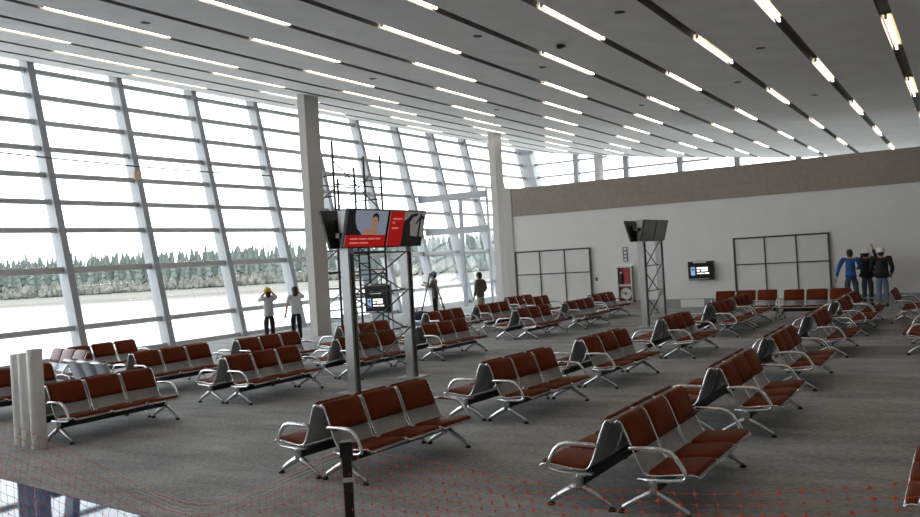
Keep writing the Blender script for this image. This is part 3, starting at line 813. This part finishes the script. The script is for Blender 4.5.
# ------------------------------------------------------------------ barrier post and netting
pp = at(347.5, 470, 4.9)
ptop = at(347.5, 441, 4.9).z
t = thing('barrier_post', 'black square barrier post with white tape carrying the orange net', 'post', (pp.x, pp.y, 0), math.radians(36))
MB().box(-.026, .026, -.026, .026, .03, ptop-.09).build('shaft', M['black'], t)
MB().box(-.036, .036, -.036, .036, ptop-.09, ptop).build('head', M['black'], t, bevel=.004)
MB().box(-.16, .16, -.16, .16, 0, .03).build('base_plate', M['black'], t, bevel=.006)
zt = at(347.5, 479, 4.9).z
tp = MB().box(-.029, .029, -.029, .029, zt-.012, zt+.014).build('white_tape', M['tape'], t)
MB().tube([(.03, -.028, zt), (.045, -.034, zt-.05), (.04, -.034, zt-.09)], .007, 6).build('tape_end', M['tape'], tp, True)
def net(name, ctrl, nrow, cell, label, billow=0, strand=.0016, knot=.006, rope=0, rowf=.92):
    P = [at(*c) for c in ctrl]
    # Catmull-Rom through the control points, sampled evenly
    S = []
    Q = [P[0]*2-P[1]] + P + [P[-1]*2-P[-2]]
    for i in range(1, len(Q)-2):
        for k in range(24):
            u = k/24; a, b_, c, d = Q[i-1], Q[i], Q[i+1], Q[i+2]
            S.append(.5*((2*b_) + (c-a)*u + (2*a-5*b_+4*c-d)*u*u + (3*b_-a-3*c+d)*u**3))
    S.append(P[-1])
    out = [S[0]]; acc = 0
    for a, b_ in zip(S, S[1:]):
        l = (b_-a).length
        while acc + l >= cell:
            f = (cell-acc)/l; a = a + (b_-a)*f; out.append(a.copy()); l = (b_-a).length; acc = 0
        acc += l
    n = len(out); rnd = random.Random(n)
    perp = (out[-1]-out[0]).cross(Vector((0, 0, 1))).normalized()
    V = []
    for r in range(nrow):
        row = []
        for i, p in enumerate(out):
            w_ = billow*math.sin(PI*r/(nrow*1.1))*math.sin(PI*i/(n-1))
            q = p + perp*w_ + Vector((rnd.uniform(-1, 1), rnd.uniform(-1, 1), rnd.uniform(-.6, .6)))*cell*.09
            q.z = max(.01, p.z - r*cell*rowf + rnd.uniform(-1, 1)*cell*.06)
            row.append(q)
        V.append(row)
    t = thing(name, label, 'net', (out[0].x, out[0].y, 0))
    inv = Vector((out[0].x, out[0].y, 0))
    b = MB()
    for row in V: b.tube([q-inv for q in row], strand, 3)
    for i in range(n): b.tube([V[r][i]-inv for r in range(nrow)], strand, 3)
    for r in range(nrow):
        for i in range(n):
            q = V[r][i]-inv; k = knot*rnd.uniform(.7, 1.25)
            tdir = (V[r][min(n-1, i+1)]-V[r][max(0, i-1)]).normalized()*k*1.5
            b.tube([q-tdir, q-tdir*.45, q+tdir*.45, q+tdir], [k*.25, k*.55, k*.55, k*.25], 4)
            b.tube([q-Vector((0, 0, k*1.7)), q-Vector((0, 0, k*.4)), q+Vector((0, 0, k*.4)), q+Vector((0, 0, k*1.7))], [k*.22, k*.5, k*.5, k*.22], 4)
    b.build('mesh', M['net'], t)
    for k in range(rope):
        MB().tube([q-inv+Vector((0, 0, -.016*k-.008*math.sin(i*.35+k))) + perp*.012*k for i, q in enumerate(V[0]) if i > n*(.55+.03*k)], .0018, 4).build('edge_cord', M['netwhite'], t, True)
    return t
net('safety_net', [(349, 447, 4.88), (395, 456, 4.6), (450, 466, 4.3), (540, 484, 3.9), (640, 491, 3.6), (740, 494, 3.4), (850, 488, 3.2), (960, 480, 3.05), (1080, 466, 2.9)], 14, .082,
    'orange plastic safety net sagging rightwards from the black post', -.12, .0008, .0062, 0, .62)
net('safety_net', [(-150, 352, 7.9), (-60, 398, 7.4), (20, 428, 7.0), (85, 458, 6.6), (150, 491, 6.2), (205, 504, 5.8), (270, 483, 5.35), (318, 460, 5.05), (345, 449, 4.9)], 13, .085,
    'reddish safety net sagging leftwards from the black post over the polished tiles', .10, .0015, .0045, 4)

# ------------------------------------------------------------------ people
def skin_mesh(name, J, E_, Rr, m, parent, root, extra=None, sub=1):
    keys = list(J); me = bpy.data.meshes.new(name)
    me.from_pydata([J[k] for k in keys], [(keys.index(a), keys.index(b_)) for a, b_ in E_], [])
    o = bpy.data.objects.new(name, me); C.objects.link(o)
    md = o.modifiers.new('s', 'SKIN'); md.use_smooth_shade = True; md.branch_smoothing = .6
    for i, k in enumerate(keys):
        sv = me.skin_vertices[0].data[i]; r_ = Rr[k]; sv.radius = r_ if isinstance(r_, tuple) else (r_, r_); sv.use_root = (k == root)
    sb = o.modifiers.new('u', 'SUBSURF'); sb.levels = sub; sb.render_levels = sub
    dg = bpy.context.evaluated_depsgraph_get()
    nm = bpy.data.meshes.new_from_object(o.evaluated_get(dg))
    bpy.data.objects.remove(o); bpy.data.meshes.remove(me)
    if extra:
        bm = bmesh.new(); bm.from_mesh(nm); q = MB(); q.bm.free(); q.bm = bm; extra(q); bm.to_mesh(nm); bm.free()
    nm.materials.clear(); nm.materials.append(m)
    nm.polygons.foreach_set('use_smooth', [True]*len(nm.polygons))
    nm.name = name
    o = bpy.data.objects.new(name, nm); C.objects.link(o); o.parent = parent
    return o
def person(label, x, y, face, height, shirt, trousers, arms, head='hair', headm=None, sleeve=1.0, hem=.84, stance=.10, lean=0.0, step=0.0, head_dx=0.0, shoe=None, slim=1.0):
    """arms: for L and R, elbow and wrist in a frame facing +x, y to the left, for a figure 1.72 m tall"""
    t = thing('person', label, 'person', (x, y, 0), face)
    s = height/1.72
    def v(a, b_, c): return (a + lean*max(0, c-.9), b_, c)
    J = {'pelvis': v(0, 0, .93), 'spine': v(0, 0, 1.09), 'chest': v(.0, 0, 1.27), 'upper': v(-.005, 0, 1.40), 'neck': v(.0, 0, 1.475), 'skull': v(.02+head_dx, 0, 1.565), 'crown': v(.02+head_dx, 0, 1.655)}
    Rr = {'pelvis': (.085*slim, .11*slim), 'spine': (.08*slim, .105*slim), 'chest': (.092*slim, .12*slim), 'upper': (.06, .075), 'neck': .050, 'skull': .082, 'crown': .066}
    E_ = [('pelvis', 'spine'), ('spine', 'chest'), ('chest', 'upper'), ('upper', 'neck'), ('neck', 'skull'), ('skull', 'crown')]
    for sd, q in (('L', 1), ('R', -1)):
        st = step*q
        J.update({'hip'+sd: (0, q*.088, .88), 'knee'+sd: (.015+st*.5, q*(stance*.95), .49), 'ankle'+sd: (-.02+st, q*stance, .085), 'toe'+sd: (.13+st, q*(stance+.02), .035)})
        Rr.update({'hip'+sd: .07*slim, 'knee'+sd: .052, 'ankle'+sd: .04, 'toe'+sd: .034})
        E_ += [('pelvis', 'hip'+sd), ('hip'+sd, 'knee'+sd), ('knee'+sd, 'ankle'+sd), ('ankle'+sd, 'toe'+sd)]
        el, wr = [Vector(v(*a)) for a in arms[sd]]
        sh = Vector(v(-.005, q*.18*slim, 1.405))
        fd = (wr-el).normalized(); side = fd.cross(Vector((1, 0, .3))).normalized()
        palm = wr + fd*.07
        J.update({'sh'+sd: tuple(sh), 'el'+sd: tuple(el), 'wr'+sd: tuple(wr), 'pa'+sd: tuple(palm)})
        Rr.update({'sh'+sd: .042, 'el'+sd: .038, 'wr'+sd: .029, 'pa'+sd: (.036, .020)})
        E_ += [('upper', 'sh'+sd), ('sh'+sd, 'el'+sd), ('el'+sd, 'wr'+sd), ('wr'+sd, 'pa'+sd)]
        curl = side.cross(fd).normalized()
        for fi, (o_, ln) in enumerate(((-.03, .062), (-.010, .078), (.010, .074), (.03, .058))):
            b0 = palm + fd*.022 + side*o_; b1 = b0 + fd*ln*.5 + curl*.006; b2 = b0 + fd*ln + curl*.024
            for n_, pt, rr in (('a', b0, .0095), ('b', b1, .009), ('c', b2, .007)):
                J['f%d%s%s' % (fi, n_, sd)] = tuple(pt); Rr['f%d%s%s' % (fi, n_, sd)] = rr
            E_ += [('pa'+sd, 'f%da%s' % (fi, sd)), ('f%da%s' % (fi, sd), 'f%db%s' % (fi, sd)), ('f%db%s' % (fi, sd), 'f%dc%s' % (fi, sd))]
        th0 = wr + fd*.035 + side*-.03 + curl*.012; th1 = th0 + fd*.035 - side*.016 + curl*.014
        J['tha'+sd] = tuple(th0); J['thb'+sd] = tuple(th1); Rr['tha'+sd] = .011; Rr['thb'+sd] = .009
        E_ += [('pa'+sd, 'tha'+sd), ('tha'+sd, 'thb'+sd)]
    hx, hz = J['skull'][0], J['skull'][2]
    def face_bits(b):
        b.ball((hx+.015, 0, hz+.012), .098, .078, .118, 14, 10)
        b.tube([(hx+.10, 0, hz+.035), (hx+.118, 0, hz-.005), (hx+.102, 0, hz-.016)], [.008, .014, .010], 6)
        for q in (-1, 1): b.ball((hx-.005, q*.08, hz+.005), .022, .010, .032, 8, 6)
        b.tube([(hx+.098, -.025, hz-.052), (hx+.106, 0, hz-.05), (hx+.098, .025, hz-.052)], [.004, .008, .004], 6)
    body = skin_mesh('body', J, E_, Rr, M['skin'], t, 'pelvis', face_bits)
    for q in (-1, 1): MB().ball((hx+.103, q*.032, hz+.022), .010, .013, .010, 8, 6).build('eye', M['hair'], t, True)
    # shirt
    g = .016
    SJ = {k: J[k] for k in ('pelvis', 'spine', 'chest', 'upper')}; SJ['hem'] = v(0, 0, hem); SJ['collar'] = tuple(Vector(J['neck'])*.55+Vector(J['upper'])*.45)
    SR = {'pelvis': (.135*slim, .178*slim), 'spine': (.125*slim, .165*slim), 'chest': (.135*slim, .185*slim), 'upper': (.10, .12), 'hem': (.138*slim, .182*slim), 'collar': .07}
    SE = [('hem', 'pelvis'), ('pelvis', 'spine'), ('spine', 'chest'), ('chest', 'upper'), ('upper', 'collar')]
    for sd in 'LR':
        sh, el, wr = Vector(J['sh'+sd]), Vector(J['el'+sd]), Vector(J['wr'+sd])
        SJ['sh'+sd] = tuple(sh); SR['sh'+sd] = .088; SJ['cl'+sd] = tuple(Vector(J['upper']).lerp(sh, .55)+Vector((0, 0, .012))); SR['cl'+sd] = .086; SE += [('upper', 'cl'+sd), ('cl'+sd, 'sh'+sd)]
        if sleeve >= .9:
            SJ['el'+sd] = tuple(el); SJ['cu'+sd] = tuple(wr*.92+el*.08); SR['el'+sd] = .062; SR['cu'+sd] = .046; SE += [('sh'+sd, 'el'+sd), ('el'+sd, 'cu'+sd)]
        elif sleeve > .1:
            SJ['el'+sd] = tuple(sh.lerp(el, .85)); SR['el'+sd] = .06; SE.append(('sh'+sd, 'el'+sd))
    skin_mesh('shirt' if sleeve > .1 else 'vest', SJ, SE, SR, M[shirt], t, 'spine')
    TJ = {'waist': v(0, 0, 1.0), 'pelvis': J['pelvis']}; TR = {'waist': (.108*slim, .14*slim), 'pelvis': (.122*slim, .158*slim)}; TE = [('waist', 'pelvis')]
    for sd in 'LR':
        a = Vector(J['ankle'+sd]); k_ = Vector(J['knee'+sd])
        TJ.update({'hip'+sd: J['hip'+sd], 'knee'+sd: J['knee'+sd], 'cuff'+sd: tuple(a.lerp(k_, .03))}); TR.update({'hip'+sd: .104*slim, 'knee'+sd: .074, 'cuff'+sd: .062})
        TE += [('pelvis', 'hip'+sd), ('hip'+sd, 'knee'+sd), ('knee'+sd, 'cuff'+sd)]
    skin_mesh('trousers', TJ, TE, TR, M[trousers], t, 'pelvis')
    for sd in 'LR':
        a = J['ankle'+sd]; b = MB()
        rows = []
        for u, wd, hh in ((-.075, .030, .06), (-.05, .042, .10), (.03, .044, .10), (.10, .048, .065), (.16, .042, .05), (.185, .020, .03)):
            rows.append([(a[0]+u, a[1]+wd*math.cos(PI*k/6)*1.0, hh*max(0, math.sin(PI*k/6))**.7) for k in range(7)])
        b.grid(rows)
        for r_ in (rows[0], rows[-1]): b.bm.faces.new([b.bm.verts.new(q) for q in r_])
        b.grid([[r_[0] for r_ in rows], [r_[-1] for r_ in rows]])
        b.build('shoe', M[shoe or 'black'], t, True)
    b = MB()
    if head == 'hair':
        b.ball((hx-.008, 0, hz+.045), .108, .092, .098, 14, 8); b.ball((hx-.045, 0, hz-.005), .07, .086, .09, 12, 8)
        b.build('hair', M['hair'], t, True)
    elif head == 'long':
        b.ball((hx-.008, 0, hz+.04), .11, .094, .10, 14, 8); b.ball((hx-.06, 0, hz-.06), .065, .085, .14, 12, 8)
        b.build('hair', M['hair'], t, True)
    elif head == 'cap':
        b.ball((hx-.055, 0, hz-.045), .065, .082, .11, 12, 8); b.build('hair', M['hair'], t, True)
        b = MB(); b.lathe([(.112, .03), (.115, .06), (.10, .11), (.06, .145), (.0001, .15)], (hx, 0, hz), 16); b.box(hx+.07, hx+.19, -.07, .07, hz+.03, hz+.042)
        b.build('cap', M[headm], t, True)
    else:
        b.ball((hx-.035, 0, hz-.01), .07, .086, .08, 12, 8); b.build('hair', M['hair'], t, True)
        b = MB(); b.lathe([(.118, .03), (.145, .032), (.142, .045), (.124, .052), (.124, .085), (.108, .135), (.068, .168), (.0001, .178)], (hx, 0, hz), 18)
        b.box(hx+.10, hx+.175, -.075, .075, hz+.032, hz+.042)
        b.build('hard_hat', M[headm], t, True)
    t.scale = (s, s, s)
    return t
DN = lambda q: ((-.03, q*.26, 1.12), (.05, q*.27, .88))
W90 = PI/2
person('person in pale grey shirt and yellow cap raising both hands at the windows', 18.25, 17.25, math.radians(60), 1.66, 'grey_shirt', 'black_cloth',
       {'L': ((.20, .26, 1.34), (.20, .07, 1.52)), 'R': ((.12, -.30, 1.42), (.12, -.10, 1.62))}, 'cap', 'yellow', .6, slim=.98)
person('person in white shirt with dark hair raising one arm, beside the near column', 19.0, 16.9, math.radians(55), 1.66, 'white_shirt', 'black_cloth',
       {'L': ((-.06, .27, 1.13), (.02, .30, .90)), 'R': ((.14, -.30, 1.36), (.14, -.10, 1.56))}, 'long', None, .6, slim=.98)
person('person in olive shirt and pale trousers standing right of the ladder', 24.7, 13.9, math.radians(80), 1.70, 'olive', 'khaki',
       {'L': DN(1), 'R': ((-.05, -.25, 1.13), (.14, -.22, .95))}, 'hair', None, .9)
person('person in dark clothes and blue hard hat behind the step ladder', 25.95, 16.47, math.radians(110), 1.74, 'olive', 'black_cloth',
       {'L': ((.10, .27, 1.2), (.30, .18, 1.25)), 'R': ((.1, -.27, 1.2), (.30, -.16, 1.3))}, 'helmet', 'helmet_blue', 1.0)
person('person in blue shirt and jeans at left of the three workers by the wall', 28.25, 3.02, math.radians(8), 1.76, 'blue_shirt', 'dark_jeans',
       {'L': ((-.06, .33, 1.14), (-.02, .40, .88)), 'R': ((.06, -.27, 1.14), (.26, -.18, 1.12))}, 'hair', None, 1.0, stance=.13, lean=.02, step=.10, slim=1.16, hem=.77)
person('person in black jacket and white hard hat raising a tool to the wall', 28.65, 2.62, math.radians(-5), 1.72, 'black_cloth', 'dark_jeans',
       {'L': ((.20, .22, 1.2), (.34, .12, 1.36)), 'R': ((.20, -.25, 1.48), (.26, -.16, 1.72))}, 'helmet', 'helmet_white', 1.0, slim=1.2, hem=.80)
person('person in black vest, faded jeans and white hard hat, rightmost worker', 28.15, 2.17, math.radians(5), 1.74, 'black_cloth', 'jeans',
       {'L': ((.05, .26, 1.14), (.22, .2, 1.05)), 'R': ((-.03, -.29, 1.12), (.10, -.25, .94))}, 'helmet', 'helmet_white', 1.0, slim=1.2, hem=.80)
# ------------------------------------------------------------------ world and colour
w = bpy.data.worlds.new('sky'); bpy.context.scene.world = w; w.use_nodes = True
nt = w.node_tree; bg = nt.nodes['Background']
tc = nt.nodes.new('ShaderNodeTexCoord'); n = nt.nodes.new('ShaderNodeTexNoise'); n.inputs['Scale'].default_value = 2.5; n.inputs['Detail'].default_value = 6
mp = nt.nodes.new('ShaderNodeMapping'); mp.inputs['Scale'].default_value = (1, 1, 4)
nt.links.new(tc.outputs['Generated'], mp.inputs['Vector']); nt.links.new(mp.outputs['Vector'], n.inputs['Vector'])
r = nt.nodes.new('ShaderNodeValToRGB'); r.color_ramp.elements[0].position = .35; r.color_ramp.elements[1].position = .7
r.color_ramp.elements[0].color = (.88, .92, .96, 1); r.color_ramp.elements[1].color = (1, 1, 1, 1)
nt.links.new(n.outputs['Fac'], r.inputs['Fac']); nt.links.new(r.outputs['Color'], bg.inputs['Color'])
bg.inputs['Strength'].default_value = 2.6
vs = bpy.context.scene.view_settings
vs.view_transform = 'Standard'; vs.look = 'None'; vs.gamma = 1; vs.use_curve_mapping = False; vs.exposure = 1.17
